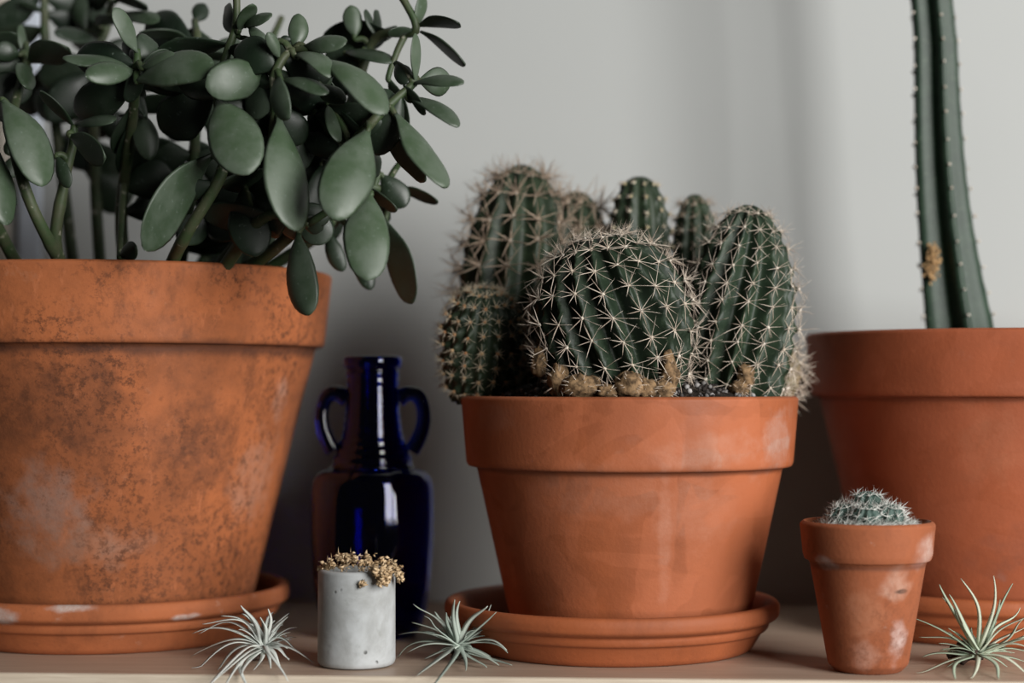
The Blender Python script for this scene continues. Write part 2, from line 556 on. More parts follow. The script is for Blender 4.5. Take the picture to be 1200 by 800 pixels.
# ---- small pot
cS, dS = 1015.5, .982
pq = at(cS, 452, dS); oS = Vector((pq.x, dS, 0.0))
sp = []
for px, py, r, c, st, sx in ((1088, 632, .009, (.60, .50, .47), .9, (1, 1, .55)), (1076, 645, .012, (.58, .42, .36), .7, (1, 1, 1)), (1060, 762, .012, (.60, .46, .42), .8, (1.3, 1, .6)),
                             (972, 657, .008, (.62, .50, .45), .7, (.7, 1, 1.8)), (1010, 720, .016, (.52, .22, .12), .45, (1, 1, .8)), (1005, 770, .014, (.56, .33, .25), .5, (.8, 1, 1.2)),
                             (1050, 685, .010, (.58, .36, .27), .6, (.8, 1, 1)), (1060, 693, .003, (.06, .03, .02), .9, (.5, 1, 2)), (1072, 657, .006, (.30, .07, .04), .5, (1, 1, 1))):
    v = surf(cS, dS, .030, px, py); sp.append((v, r, c, st, sx))
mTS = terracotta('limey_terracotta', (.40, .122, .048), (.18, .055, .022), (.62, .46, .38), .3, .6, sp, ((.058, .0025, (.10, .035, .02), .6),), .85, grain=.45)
mini = empty('potted_pincushion_cactus', oS, 'small terracotta pot filled with a dome of white-spined cactus', 'potted plant')
pot_mesh(oS, .0366, .0815, .0350, .0605, 0, .0312, .0216, .0036, .072, .0012).build('pot', mTS, mini)
mb = MB(); soil_disc(mb, .0326, .0715, .0745, 2); mb.build('soil', M['soil'], mini)


# ------------------------------------------------------------------ cacti
def interp(pts, s):
    for a, b in zip(pts, pts[1:]):
        if s <= b[0]:
            t = (s - a[0]) / (b[0] - a[0]); t = t * t * (3 - 2 * t) if False else t
            return a[1] + (b[1] - a[1]) * t
    return pts[-1][1]


def dome_profile(R, H, base=.7, belly=.45, pw=2.3):
    """(r, z) samples of an egg or column: base radius factor, height of the belly, roundness of the crown"""
    out = []
    for i in range(49):
        s = i / 48
        if s < .02: pass
        th = s * math.pi / 2
        # lower part to belly, then superellipse crown
        if s < .35:
            q = s / .35
            r = R * (base + (1 - base) * math.sin(q * math.pi / 2)); z = H * belly * q
        else:
            q = (s - .35) / .65
            a = q * math.pi / 2
            r = R * max(0, math.cos(a)) ** (2 / pw); z = H * belly + H * (1 - belly) * math.sin(a) ** (2 / pw)
        out.append((max(r, 0), z))
    return out


def cactus(parent, org, base, lean, prof, ribs, depth, twist, na, spines, mats, label=None, tub=.04, pw=1.3, phase=0., s0=.12, s1=.985, name='cactus', bow=None):
    """ribbed body with areoles and spines; lean = (axis tilt vector)"""
    ax = Vector((lean[0], lean[1], 1)).normalized()
    rot = Vector((0, 0, 1)).rotation_difference(ax).to_matrix()
    base = Vector(base)
    # resample the profile by arc length
    L = [0]
    for a, b in zip(prof, prof[1:]): L.append(L[-1] + math.hypot(b[0] - a[0], b[1] - a[1]))
    def P(s):
        x = s * L[-1]
        for i in range(len(L) - 1):
            if x <= L[i + 1] or i == len(L) - 2:
                t = (x - L[i]) / max(1e-9, L[i + 1] - L[i])
                return (prof[i][0] + (prof[i + 1][0] - prof[i][0]) * t, prof[i][1] + (prof[i + 1][1] - prof[i][1]) * t)
    Rm = max(p[0] for p in prof)
    def pt(s, th):
        r, z = P(s)
        ph = th - twist * s - phase
        c = 1 - abs(math.sin(ribs * ph / 2)) ** pw
        fade = min(1, r / (.25 * Rm))
        rr = r * (1 - depth * (1 - c)) + tub * r * fade * c ** 3 * math.cos(2 * math.pi * na * (s - s0) / (s1 - s0))
        v = Vector((rr * math.cos(th), rr * math.sin(th), z - .35 * depth * (1 - c) * (1 - fade) * Rm))
        v = rot @ v
        if bow: v = v + Vector(bow(z))
        return base + v
    ns, nt = 96 if na > 9 else 64, ribs * 10
    mb = MB(org)
    vs, fs = [], []
    for i in range(ns):
        s = i / (ns - 1) * .998
        for k in range(nt):
            vs.append(pt(s, 2 * math.pi * k / nt))
    vs.append(pt(.9999, 0)); vs.append(pt(0, 0) * 0 + base)
    for i in range(ns - 1):
        for k in range(nt):
            j = (k + 1) % nt
            fs.append((i * nt + k, i * nt + j, (i + 1) * nt + j, (i + 1) * nt + k))
    for k in range(nt):
        fs.append(((ns - 1) * nt + k, (ns - 1) * nt + (k + 1) % nt, ns * nt)); fs.append((k, ns * nt + 1, (k + 1) % nt))
    mb.add(vs, fs)
    body = mb.build(name, mats[0], parent)
    if label: body['label'] = label
    sb, wb = MB(org), MB(org)
    for r_ in range(ribs):
        for j in range(na):
            s = s0 + (s1 - s0) * (j + .0 + .12 * random.uniform(-1, 1)) / na
            if s < 0.03: continue
            th = 2 * math.pi * r_ / ribs + twist * s + phase
            p = pt(s, th)
            ds = pt(min(.999, s + .01), th + twist * .01) - pt(s - .01, th - twist * .01)
            r, z = P(s)
            dt = rot @ Vector((-math.sin(th), math.cos(th), 0))
            nn = dt.cross(ds).normalized()
            sz = max(.45, min(1, r / (.55 * Rm)))
            spines(sb, wb, p, nn, ds.normalized(), dt, sz, s)
    if wb.v: wb.build('areoles', mats[2], body)
    if sb.v: sb.build('spines', mats[1], body)
    return body


def star(n0, L, r, spread=74, central=1, wool=.0012, tone=(.35, 1.), fall=0.):
    def fn(sb, wb, p, n, t, b, sz, s):
        sz = sz * (1 - fall * max(0., (s - .3) / .7)) * 1.0
        a0 = random.uniform(0, 6.28)
        nr = n0 + random.choice((-2, -1, 0, 0, 1))
        for k in range(nr + central):
            if k < nr:
                a = a0 + 2 * math.pi * k / nr + random.uniform(-.22, .22)
                el = math.radians(90 - spread + random.uniform(-16, 16)); l = L * random.uniform(.5, 1.15)
            else:
                a = random.uniform(0, 6.28); el = math.radians(random.uniform(60, 88)); l = L * random.uniform(.7, 1.05)
            d = (t * math.cos(a) + b * math.sin(a)) * math.cos(el) + n * math.sin(el)
            sb.t = random.uniform(*tone)
            bend = (b * random.uniform(-1, 1) + t * random.uniform(-1, 1) - n * .4) * l * .10
            needle(sb, p + n * .0002, d, l * (.55 + .45 * sz), r * (.7 + .3 * sz), bend)
        if wool:
            wb.t = random.random()
            pebble(wb, p + n * wool * .2, wool * random.uniform(.8, 1.15) * (.6 + .4 * sz), .8)
    return fn


mSpA = m_spine('pale_spine', (.30, .21, .15), (.62, .54, .45))
mSpD = m_spine('tan_spine', (.19, .125, .085), (.40, .31, .23))
mSpC = m_spine('straw_spine', (.36, .28, .18), (.58, .51, .38))
mWoolA = m_tone('areole_wool', (.40, .34, .27), (.58, .53, .46), .9)
mWoolC = m_tone('rusty_areole', (.34, .15, .06), (.44, .30, .16), .9)
mWoolY = m_tone('yellow_areole', (.40, .33, .17), (.52, .48, .38), .9)
zs = .139
mA = m_cactus('cactus_skin', (.011, .021, .011), (.020, .035, .0185), z0=zs + .004, h=.012)
mB_ = m_cactus('cactus_skin_light', (.012, .025, .013), (.023, .041, .020), z0=zs + .001, h=.012)
mC = m_cactus('cactus_skin_dull', (.013, .024, .012), (.024, .038, .019))

def lowz(px, d, z): v = at(px, 452, d); return (v.x, d, z)

ZB = oM.z + .134
cactus(cact, oM, lowz(732, 1.030, ZB), (-.14, -.06), dome_profile(.0462, .1010, .70, .48, 2.05), 18, .25, -.75, 8, star(9, .0140, .00030, 72, 1, .0012), (mA, mSpA, mWoolA),
       'largest round cactus at the front with white star spines', .03, 1.1, .1)
cactus(cact, oM, lowz(859, 1.060, ZB - .002), (.08, -.02), dome_profile(.0335, .122, .74, .40, 1.9), 14, .26, .75, 10, star(8, .0138, .00029, 74, 1, .0012, fall=.75), (mB_, mSpA, mWoolA),
       'tall oval cactus at the right with white star spines', .04, 1.05, .3)
cactus(cact, oM, lowz(562, 1.083, ZB + .004), (.05, -.28), dome_profile(.0240, .069, .72, .50, 2.2), 17, .12, .2, 8, star(9, .0075, .00024, 58, 1, .00125), (mC, mSpC, mWoolC),
       'small round cactus at the left with rusty areoles', .08, 1.4, .2)
cactus(cact, oM, lowz(606, 1.122, ZB), (.02, .03), dome_profile(.0395, .152, .9, .40, 1.9), 13, .18, .3, 9, star(8, .0200, .00050, 62, 2, .0013), (mC, mSpD, mWoolA),
       'tall tapering cactus at the back left with tan spines', .03, 1.3, 0)
cactus(cact, oM, lowz(664, 1.130, ZB), (.05, .02), dome_profile(.0290, .136, .9, .45, 2.0), 12, .18, .3, 8, star(8, .0200, .00050, 60, 2, .0013), (mC, mSpD, mWoolA),
       'shaggy cactus shoulder behind the largest one', .03, 1.3, .4)
cactus(cact, oM, lowz(750, 1.112, ZB), (0, .02), dome_profile(.0200, .143, .9, .62, 2.4), 11, .16, .15, 13, star(6, .0046, .00024, 55, 1, .0012), (mC, mSpA, mWoolY),
       'thin upright cactus behind the largest one', .06, 1.3, .2)
cactus(cact, oM, lowz(814, 1.122, ZB), (.005, .02), dome_profile(.0152, .133, .9, .66, 2.2), 11, .16, .15, 13, star(6, .0075, .00026, 55, 1, .0009), (mC, mSpD, mWoolA),
       'thinnest cactus at the back', .06, 1.3, .5)
mDry = m_cactus('dried_cactus_skin', (.14, .12, .07), (.26, .19, .11))
cactus(cact, oM, lowz(906, 1.082, ZB + .002), (.18, -.02), dome_profile(.0135, .034, .7, .5, 2.2), 11, .16, .15, 5, star(7, .0140, .0003, 60, 1, .0010), (mDry, mSpA, mWoolA),
       'dried brown pup at the right rim', .06, 1.3, .5)
# brown corky swellings at the feet of the two large cacti
mCork = plain('dry_cork', (.150, .095, .050), .9, .7, 260, .2, .8)

def lump(mb, c, r, sx=1., sz=1., seed=0.):
    n, m = 26, 16
    vs, fs = [], []
    for i in range(m + 1):
        th = math.pi * i / m
        for k in range(n):
            a = 2 * math.pi * k / n
            d = Vector((math.sin(th) * math.cos(a), math.sin(th) * math.sin(a), math.cos(th)))
            q = 1 + .30 * mnoise.noise(d * 1.6 + Vector((seed, 0, 0))) + .16 * mnoise.noise(d * 4.5 + Vector((0, seed, 0))) + .08 * mnoise.noise(d * 11 + Vector((0, seed, 0)))
            vs.append(c + Vector((d.x * sx, d.y, d.z * sz)) * r * q)
    for i in range(m):
        for k in range(n):
            j = (k + 1) % n
            fs.append((i * n + k, (i + 1) * n + k, (i + 1) * n + j, i * n + j))
    mb.add(vs, fs)

for px, py, d, r, sx, sz in ((655, 447, .998, .0070, .9, 1.3), (682, 452, .990, .0075, 1.4, .9), (712, 459, .987, .0050, 1.3, .8), (738, 452, .986, .0080, 1.1, 1.0), (757, 455, .986, .0060, 1.0, 1.0),
                         (784, 438, .997, .0070, .8, 1.6), (775, 457, .990, .0060, 1.2, .9), (874, 440, 1.031, .0055, .9, 1.3), (866, 455, 1.028, .0045, 1.2, .9), (632, 425, 1.012, .0055, .8, 1.6)):
    mb = MB(oM); c = at(px, py, d)
    lump(mb, c, r, sx, sz, px * .37)
    cs = mb.build('corky_scar', mCork, cact)
    mb = MB(oM)
    for i in range(16):
        v = Vector((random.gauss(0, .7), -abs(random.gauss(.6, .4)), random.gauss(0.1, .6))).normalized()
        mb.t = random.uniform(.2, 1)
        needle(mb, c + Vector((v.x * sx, v.y, v.z * sz)) * r * .85, v, random.uniform(.004, .010), .00026)
    mb.build('spines', mSpA, cs)

# ---- column cactus
mCol = m_cactus('column_cactus_skin', (.011, .026, .015), (.021, .042, .025))
zC = oR.z + .165
b0 = at(1126, 452, dR)
def colbow(z):
    t = max(0, z) / .20
    return (-.0158 * t - .004 * math.sin(min(1.0, t) * math.pi), 0, 0)
Hc = .50
prof = [(.0255, 0), (.0250, .02), (.0225, .05), (.0205, .08), (.0185, .12), (.0165, .17), (.0150, .22), (.0148, .30), (.0146, .40), (.013, .46), (.009, .49), (.004, .499), (.0, .50)]
prof = dense(prof, .006)
def colsp(sb, wb, p, n, t, b, sz, s):
    wb.t = random.random()
    pebble(wb, p - n * .0004, .0012 * random.uniform(.7, 1.2), .7)
    for k in range(4):
        sb.t = random.random()
        needle(sb, p, n + (t * random.uniform(-1, 1) + b * random.uniform(-1, 1)) * .8, .0010, .00018)
cc = cactus(colc, oR, (b0.x, dR, zC), (0, 0), prof, 5, .56, .12, 30, colsp, (mCol, mSpA, mWoolA), None, .015, .95, math.radians(-84), .02, .97, 'stem', colbow)
mb = MB(oR)
for px, py, r in ((1094, 305, .0075), (1091, 318, .0065), (1093, 292, .005)):
    c = at(px, py, dR - .0135)
    for i in range(40):
        mb.t = random.random()
        pebble(mb, c + Vector((random.gauss(0, .28), random.gauss(0, .12), random.gauss(0, .5))) * r, r * random.uniform(.12, .25), .6)
mb.build('corky_scar', m_tone('tan_cork', (.25, .15, .07), (.42, .27, .13), .9, .2), colc)

# ---- pincushion dome in the small pot
mMini = m_cactus('pincushion_skin', (.030, .055, .045), (.06, .10, .085))
mSpW = m_spine('white_spine', (.36, .36, .33), (.66, .66, .62))
heads = [(0, 0, .0105, .0250)]
for a in range(6): heads.append((.0118 * math.cos(a * 1.047 + .3), .0118 * math.sin(a * 1.047 + .3), .0086, .0185))
for a in range(11): heads.append((.0200 * math.cos(a * .571 + .1), .0200 * math.sin(a * .571 + .1), .0066, .0085))
def minisp(sb, wb, p, n, t, b, sz, s):
    for k in range(6):
        a = k * 1.05 + random.uniform(-.3, .3); el = random.uniform(.15, .8)
        sb.t = random.uniform(.2, 1)
        needle(sb, p, (t * math.cos(a) + b * math.sin(a)) * math.cos(el) + n * math.sin(el), .0056 * random.uniform(.6, 1.3), .00024)
for x, y, R, H in heads:
    cactus(mini, oS, (oS.x + x, oS.y + y, .0725), (x * 14, y * 14), dome_profile(R, H, .8, .5, 2.2), 10, .2, .8, 4, minisp, (mMini, mSpW, mWoolA), None, .08, 1.3, random.random(), name='cactus_head', s0=.18)

# ------------------------------------------------------------------ jade plant
FW = [(0, .12), (.05, .16), (.14, .38), (.28, .72), (.42, .93), (.57, 1.0), (.72, .96), (.85, .78), (.93, .55), (.98, .28), (1, .0)]

def leaf(mb, B, T, W, n, bend=.06, cup=.12, th=.0016, side=0.0):
    a = T - B; L = a.length; a.normalize()
    n = (n - a * n.dot(a)).normalized(); w = a.cross(n)
    NS, NC = 17, 12
    vs, fs = [], []
    q0 = B * 60
    for i in range(NS):
        s = 1 - (1 - i / (NS - 1)) ** 1.35 if i < NS - 1 else 1
        s = i / (NS - 1); s = s if s < .7 else .7 + .3 * math.sin((s - .7) / .3 * math.pi / 2)
        hw = W * .5 * interp(FW, s); ht = th * (.55 + .45 * math.sin(min(1, s * 1.15) * math.pi)) * min(1, hw / (th * 1.2) if s > .5 else 1)
        ht = max(ht, .0002)
        c = B + a * (L * s) + n * (bend * L * (4 * s * (1 - s)) - 0) + w * (side * L * 4 * s * (1 - s))
        wl = 1 + .13 * mnoise.noise(q0 + Vector((s * 2.6, 0, 0))); wr = 1 + .13 * mnoise.noise(q0 + Vector((s * 2.6, 9, 0)))
        tw = .05 * L * mnoise.noise(q0 + Vector((s * 1.8, 0, 7)))
        c = c + n * tw * .6
        for k in range(NC):
            an = 2 * math.pi * k / NC
            u = math.cos(an); v = math.sin(an)
            u *= wl if u < 0 else wr
            vs.append(c + w * (hw * u) + n * (ht * v * (1 - .35 * abs(u)) - cup * hw * (u * u)))
    for i in range(NS - 1):
        for k in range(NC):
            j = (k + 1) % NC
            fs.append((i * NC + k, i * NC + j, (i + 1) * NC + j, (i + 1) * NC + k))
    fs.append(tuple(range(NC))[::-1]); fs.append(tuple((NS - 1) * NC + k for k in range(NC)))
    mb.add(vs, fs)


BR = {   # branch skeletons: (photo column, photo row, depth), radius at foot / tip in metres
    'a': [(95, 350, 1.09), (65, 297, 1.03), (32, 228, 1.005), (14, 150, 1.01), (30, 74, 1.06), (30, 50, 1.08)],
    'b': [(100, 350, 1.07), (66, 294, 1.03), (75, 215, 1.02), (85, 170, 1.02), (87, 147, 1.02)],
    'c': [(150, 350, 1.10), (142, 250, 1.08), (155, 140, 1.03), (160, 84, 1.0), (161, 58, 1.0)],
    'd': [(120, 350, 1.16), (112, 220, 1.16), (110, 80, 1.14), (126, 30, 1.14), (134, -25, 1.14)],
    'e': [(90, 350, 1.17), (70, 180, 1.17), (54, 60, 1.15), (52, 15, 1.15), (50, -30, 1.15)],
    'f': [(185, 350, 1.05), (205, 300, 1.012), (222, 268, .992), (262, 195, .98), (256, 122, .985), (262, 76, 1.0), (276, 30, 1.0), (277, -20, 1.0)],
    'g': [(205, 350, 1.10), (226, 200, 1.08), (231, 60, 1.07), (228, 24, 1.09)],
    'h': [(230, 350, 1.06), (305, 240, 1.02), (323, 140, .985), (322, 92, .975), (332, 68, .975), (346, 58, .98)],
    'i': [(235, 350, 1.09), (335, 280, 1.03), (385, 205, 1.0), (425, 155, .975), (457, 122, .975), (485, 98, .98)],
    'j': [(250, 350, 1.13), (370, 240, 1.10), (412, 120, 1.06), (440, 45, 1.05), (487, 36, 1.03), (468, -10, 1.03)],
    'k': [(255, 350, 1.14), (375, 275, 1.09), (425, 222, 1.05), (462, 228, 1.06)],
    'l': [(215, 350, 1.16), (290, 200, 1.16), (312, 70, 1.13), (330, 20, 1.14)],
    'm': [(45, 350, 1.11), (4, 280, 1.04), (-28, 200, 1.02), (-40, 100, 1.05), (-40, 20, 1.06)],
    'n': [(240, 350, 1.05), (300, 262, 1.0), (345, 250, .985), (362, 262, .975)],
}
LV = [   # base column,row -> tip column,row, seen width, depth base, depth tip, tone, bend, branch
    (52, 15, 22, 3, 9, 1.15, 1.14, .3, .05, 'e'), (52, 15, 71, 17, 8, 1.15, 1.16, .2, .05, 'e'),
    (32, 74, 80, 58, 34, 1.065, 1.03, .75, .05, 'a'), (30, 70, 25, 29, 9, 1.075, 1.08, .7, .0, 'a'), (30, 76, 29, 103, 24, 1.05, 1.02, .6, .05, 'a'), (24, 64, -8, 60, 26, 1.06, 1.05, .2, .1, 'a'),
    (2, 116, 50, 218, 46, 1.005, .985, .8, .10, 'a'), (87, 147, 47, 107, 10, 1.02, 1.0, .25, .02, 'b'), (88, 146, 135, 143, 11, 1.02, 1.0, .3, .05, 'b'), (80, 158, 123, 185, 27, 1.015, .99, .45, .05, 'b'),
    (110, 82, 56, 142, 42, 1.14, 1.13, .05, .05, 'd'), (116, 50, 64, 40, 15, 1.13, 1.10, .1, .08, 'd'), (101, 38, 91, -8, 22, 1.15, 1.16, .3, .05, 'd'), (112, 30, 150, 22, 14, 1.13, 1.1, .3, .05, 'd'),
    (159, 83, 100, 90, 27, 1.0, .975, .8, .08, 'c'), (156, 80, 73, 68, 11, 1.0, .985, .55, .05, 'c'), (161, 62, 133, 9, 21, .998, .985, .85, -.04, 'c'), (134, 2, 172, 7, 11, 1.1, 1.08, .3, .05, 'd'), (146, 16, 185, 26, 16, 1.1, 1.08, .5, .05, 'd'),
    (158, 75, 144, 49, 13, 1.01, 1.02, .1, .0, 'c'), (226, 52, 163, 38, 11, 1.07, 1.05, .4, .1, 'g'), (229, 27, 240, 4, 21, 1.09, 1.1, .1, 0, 'g'), (229, 60, 195, 57, 25, 1.06, 1.04, .8, .06, 'g'),
    (165, 78, 199, 60, 10, .995, 1.0, .3, .1, 'c'), (166, 80, 207, 66, 19, .99, .98, .7, .08, 'c'), (160, 96, 252, 80, 37, .992, .968, .75, .10, 'c'), (235, 66, 270, 66, 10, 1.07, 1.06, .3, .05, 'g'),
    (312, 86, 241, 102, 50, .985, .962, .65, .10, 'h'), (256, 117, 292, 206, 63, .978, .950, .9, .07, 'f'), (252, 112, 187, 152, 56, 1.02, 1.03, .1, .1, 'f'), (158, 126, 176, 188, 30, 1.04, 1.035, .4, .08, 'c'),
    (252, 180, 168, 293, 44, .98, .965, .55, .06, 'f'), (140, 300, 160, 288, 22, 1.02, 1.0, .2, 0, 'c'),
    (277, 40, 264, 7, 17, 1.0, 1.02, .2, .05, 'f'), (279, 38, 296, 4, 17, .998, .98, .7, .05, 'f'), (286, 30, 318, 18, 10, .998, .98, .5, .06, 'f'), (292, 30, 311, 56, 15, .995, .98, .5, .05, 'f'), (279, 42, 308, 60, 8, 1.0, .99, .2, .04, 'f'),
    (328, 70, 313, 38, 15, .975, .965, .7, .02, 'h'), (326, 48, 341, 46, 10, .98, .98, .1, 0, 'h'), (345, 60, 350, 16, 24, .98, .985, .85, .0, 'h'), (357, 55, 407, 50, 19, .978, .962, .7, .08, 'h'), (345, 66, 389, 92, 17, .975, .955, .7, .16, 'h'),
    (376, 70, 451, 134, 29, .97, .945, .9, .10, 'h'), (330, 94, 384, 111, 13, .97, .955, .55, .08, 'h'), (328, 90, 339, 140, 20, .97, .95, .45, .16, 'h'), (374, 98, 404, 121, 22, .985, .97, .6, .05, 'h'),
    (416, 46, 411, 6, 23, 1.05, 1.05, .8, .02, 'j'), (384, 122, 396, 166, 15, .99, .975, .6, .05, 'i'), (326, 138, 345, 271, 47, .98, .955, .9, .05, 'h'), (286, 218, 300, 301, 52, 1.005, 1.0, .15, .06, 'n'),
    (350, 272, 362, 370, 37, .975, .967, .35, .05, 'n'), (432, 150, 390, 259, 62, .965, .935, .95, .06, 'i'), (433, 226, 431, 329, 55, .965, .94, .95, .06, 'n'),
    (463, 134, 521, 222, 25, .972, .95, .85, .03, 'i'), (443, 153, 500, 212, 22, .985, .98, .4, .08, 'i'), (487, 98, 486, 39, 10, .98, .975, .85, 0, 'i'), (490, 94, 529, 96, 34, .99, 1.0, .6, .05, 'i'), (486, 99, 543, 97, 9, .978, .96, .6, .06, 'i'),
    (478, 116, 537, 148, 12, .98, .96, .5, .10, 'i'), (473, 100, 499, 134, 10, .978, .97, .3, .02, 'i'), (464, 74, 478, 98, 22, .99, .98, .1, .04, 'i'), (487, 34, 495, -8, 13, 1.03, 1.03, .85, 0, 'j'), (488, 32, 539, 27, 15, 1.03, 1.01, .1, .08, 'j'),
    (492, 38, 546, 76, 9, 1.03, 1.02, .3, .05, 'j'), (486, 36, 454, 38, 11, 1.03, 1.02, .15, .05, 'j'), (441, 44, 428, 11, 8, 1.05, 1.05, .3, 0, 'j'), (446, 44, 442, 12, 7, 1.05, 1.06, .3, 0, 'j'),
    (452, 256, 484, 356, 31, 1.06, 1.055, .3, .03, 'k'), (424, 292, 434, 340, 22, 1.07, 1.07, .1, .03, 'k'), (462, 223, 514, 236, 12, 1.06, 1.05, .35, .08, 'k'), (446, 204, 476, 242, 32, 1.05, 1.05, .15, .05, 'k'), (428, 218, 466, 246, 11, 1.04, 1.03, .3, .02, 'k'),
    (455, 90, 478, 150, 18, 1.03, 1.03, .3, .05, 'j'), (404, 62, 460, 74, 12, 1.05, 1.03, .3, .08, 'j'), (425, 60, 465, 30, 14, 1.05, 1.06, .15, .04, 'j'), (470, 190, 512, 200, 14, 1.05, 1.04, .3, .06, 'k'),
    (-4, 172, 6, 264, 34, 1.0, .985, .65, .06, 'm'), (66, 182, 81, 220, 17, 1.015, 1.01, .35, .08, 'b'), (32, 158, 6, 180, 20, 1.03, 1.02, .6, .04, 'a'), (28, 182, 6, 206, 22, 1.03, 1.02, .55, .04, 'a'), (-30, 120, 14, 132, 24, 1.02, 1.0, .35, .06, 'm'),
    (-32, 60, 20, 40, 20, 1.06, 1.05, .3, .06, 'm'), (-30, 210, 20, 240, 26, 1.03, 1.04, .2, .06, 'm'),
    (370, 130, 350, 200, 26, 1.0, 1.0, .2, .06, 'i'), (378, 190, 360, 262, 30, 1.0, .99, .2, .06, 'i'), (300, 110, 282, 178, 28, 1.0, .995, .2, .08, 'h'), (410, 90, 436, 150, 26, 1.03, 1.02, .3, .06, 'j'), (215, 196, 190, 258, 34, 1.05, 1.04, .05, .06, 'g'),
    (392, 122, 426, 160, 26, 1.0, .985, .5, .06, 'i'), (405, 150, 380, 90, 18, 1.02, 1.0, .4, .06, 'i'), (415, 256, 440, 300, 24, 1.06, 1.05, .3, .06, 'k'), (385, 270, 402, 318, 22, 1.06, 1.06, .15, .06, 'k'),
]
rnd = random.Random(21)
# leaves further back in the bush, in opposite pairs along the rear branches
for key, n_, t0 in (('d', 12, .30), ('e', 8, .40), ('g', 14, .14), ('j', 14, .12), ('l', 16, .10), ('k', 8, .15), ('c', 9, .25), ('i', 9, .1), ('h', 8, .15), ('m', 4, .4), ('n', 5, .1), ('f', 4, .2)):
    P = smooth_path([Vector(p) for p in BR[key]], 8)
    for i in range(n_):
        p = P[min(len(P) - 1, int((t0 + (1 - t0) * i / n_) * (len(P) - 1)))]
        a = rnd.uniform(0, 6.28)
        for sgn in (0, math.pi):
            l = rnd.uniform(46, 92); th = a + sgn + rnd.uniform(-.3, .3)
            dx, dy = math.cos(th) * l, math.sin(th) * l * .55 + rnd.uniform(-12, 26)
            if min(p.y, p.y + dy) < 55 and rnd.random() < .8: continue
            if p.y + dy > 292 or p.x + dx > 470 or p.x + dx < 105 and p.y + dy > 190: continue
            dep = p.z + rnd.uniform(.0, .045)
            LV.append((p.x, p.y, p.x + dx, p.y + dy, rnd.uniform(22, 56), p.z, min(dep, 1.235), rnd.uniform(0, .3), rnd.uniform(.02, .1), key))  # low tones put the shade inside the bush into the leaf colour

paths = {}
for key, pts in BR.items():
    paths[key] = smooth_path([at(*p) for p in pts], 6)
fol = {k_: MB(oL) for k_ in BR}
twg = {k_: MB(oL) for k_ in BR}
for bx, by, tx, ty, w, d0, d1, tone, bend, key in LV:
    B, T = at(bx, by, d0), at(tx, ty, d1)
    L = (T - B).length
    W = w * d0 / F
    Wt = max(W, L * .44)
    a = (T - B).normalized()
    view = Vector((0, 0, CAMZ)) - (B + T) / 2
    n0 = (view - a * view.dot(a)).normalized()
    ang = math.acos(min(1, W / Wt)) * .93
    sg = 1 if (a.cross(n0)).z > 0 else -1        # tip the upper face towards the ceiling
    cand = [Matrix.Rotation(q_ * ang, 3, a) @ n0 for q_ in (-sg, sg)]
    if tone > .45: cand.sort(key=lambda v: -abs(v.dot(Vector((.58, -.75, .3)))) if v.y < 0 else 0)
    elif rnd.random() > .8: cand.reverse()
    n = cand[0]
    up = n if n.z >= 0 or ang < .5 else -n
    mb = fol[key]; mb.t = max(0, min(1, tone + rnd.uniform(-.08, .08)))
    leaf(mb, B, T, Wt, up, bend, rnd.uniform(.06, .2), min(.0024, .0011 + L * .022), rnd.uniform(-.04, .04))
    q = min(paths[key], key=lambda p: (p - B).length)
    if (q - B).length > .003:                    # short side twig that carries the leaf
        m = q.lerp(B, .5) + Vector((0, 0, .002))
        tube(twg[key], smooth_path([q, m, B, B + a * .003], 4), lambda s: .0023 - .0009 * s, 7)
for key in BR:
    P = paths[key]; m = len(P)
    r0, r1 = (.0042, .0020)
    if key == 'f': r0 = .0040
    tube(twg[key], P, lambda s: (r0 + (r1 - r0) * s) * (1 + .12 * max(0, math.sin(s * 34)) ** 6), 10)
    st = twg[key].build('branch', M['stem'], jade)
    fol[key].build('foliage', M['leaf'], st)

# ------------------------------------------------------------------ blue bottle
cB, dB = 437, 1.115
kB = dB / F
pB = at(cB, 452, dB)
bot = empty('glass_bottle', (pB.x, dB, 0.0), 'dark cobalt blue glass bottle with two loop handles between the big pots', 'bottle', rz=YAW)
raw = [(53, 744), (60, 728), (66, 700), (70, 665), (72.3, 625), (72.5, 590), (71.5, 570), (68, 558), (61, 551), (52, 547.5), (48.5, 544), (47, 538), (42, 526), (37, 512), (34, 495), (32, 475), (31, 455), (31.5, 440), (32, 432), (34.5, 428), (35, 422), (33.5, 418)]
base_y = 452 + CAMZ / kB
outer = [(w * kB, CAMZ + (452 - y) * kB) for w, y in raw]
outer[0] = (outer[0][0], .0025)
pp = [Vector((r, 0, z)) for r, z in outer]
oo = [(p.x, p.z) for p in smooth_path(pp, 5)]
ztop, zsh = oo[-1][1], CAMZ + (452 - 545) * kB
def ring_mod(r, z):
    if zsh < z < ztop - .006:
        return r + .00045 * math.sin(z * 2 * math.pi / .0052)
    return r
oo = dense(oo, .0012)
outp = [(0, .003), (outer[0][0] * .6, .0022), (outer[0][0] - .003, .0004), (outer[0][0] - .001, .001)] + [(ring_mod(r, z), z) for r, z in oo]
inp = [(max(.001, r - .0024), z) for r, z in oo if z > .008]
prof = outp + [(oo[-1][0] - .0012, ztop + .0006)] + inp[::-1] + [(inp[0][0] * .7, .0065), (0, .006)]
mb = MB(); lathe(mb, prof, 96); mb.build('body', M['glass'], bot)
for sgn in (-1, 1):
    h = [(30.5, 468), (41, 461), (53, 464), (59, 478), (59.5, 496), (54, 514), (46, 528)]
    path = smooth_path([Vector((sgn * w * kB, 0, CAMZ + (452 - y) * kB)) for w, y in h], 6)
    mb = MB(); tube(mb, path, lambda s: .0044 + .0009 * abs(s - .5) * 2, 16); mb.build('handle', M['glass_thick'], bot)

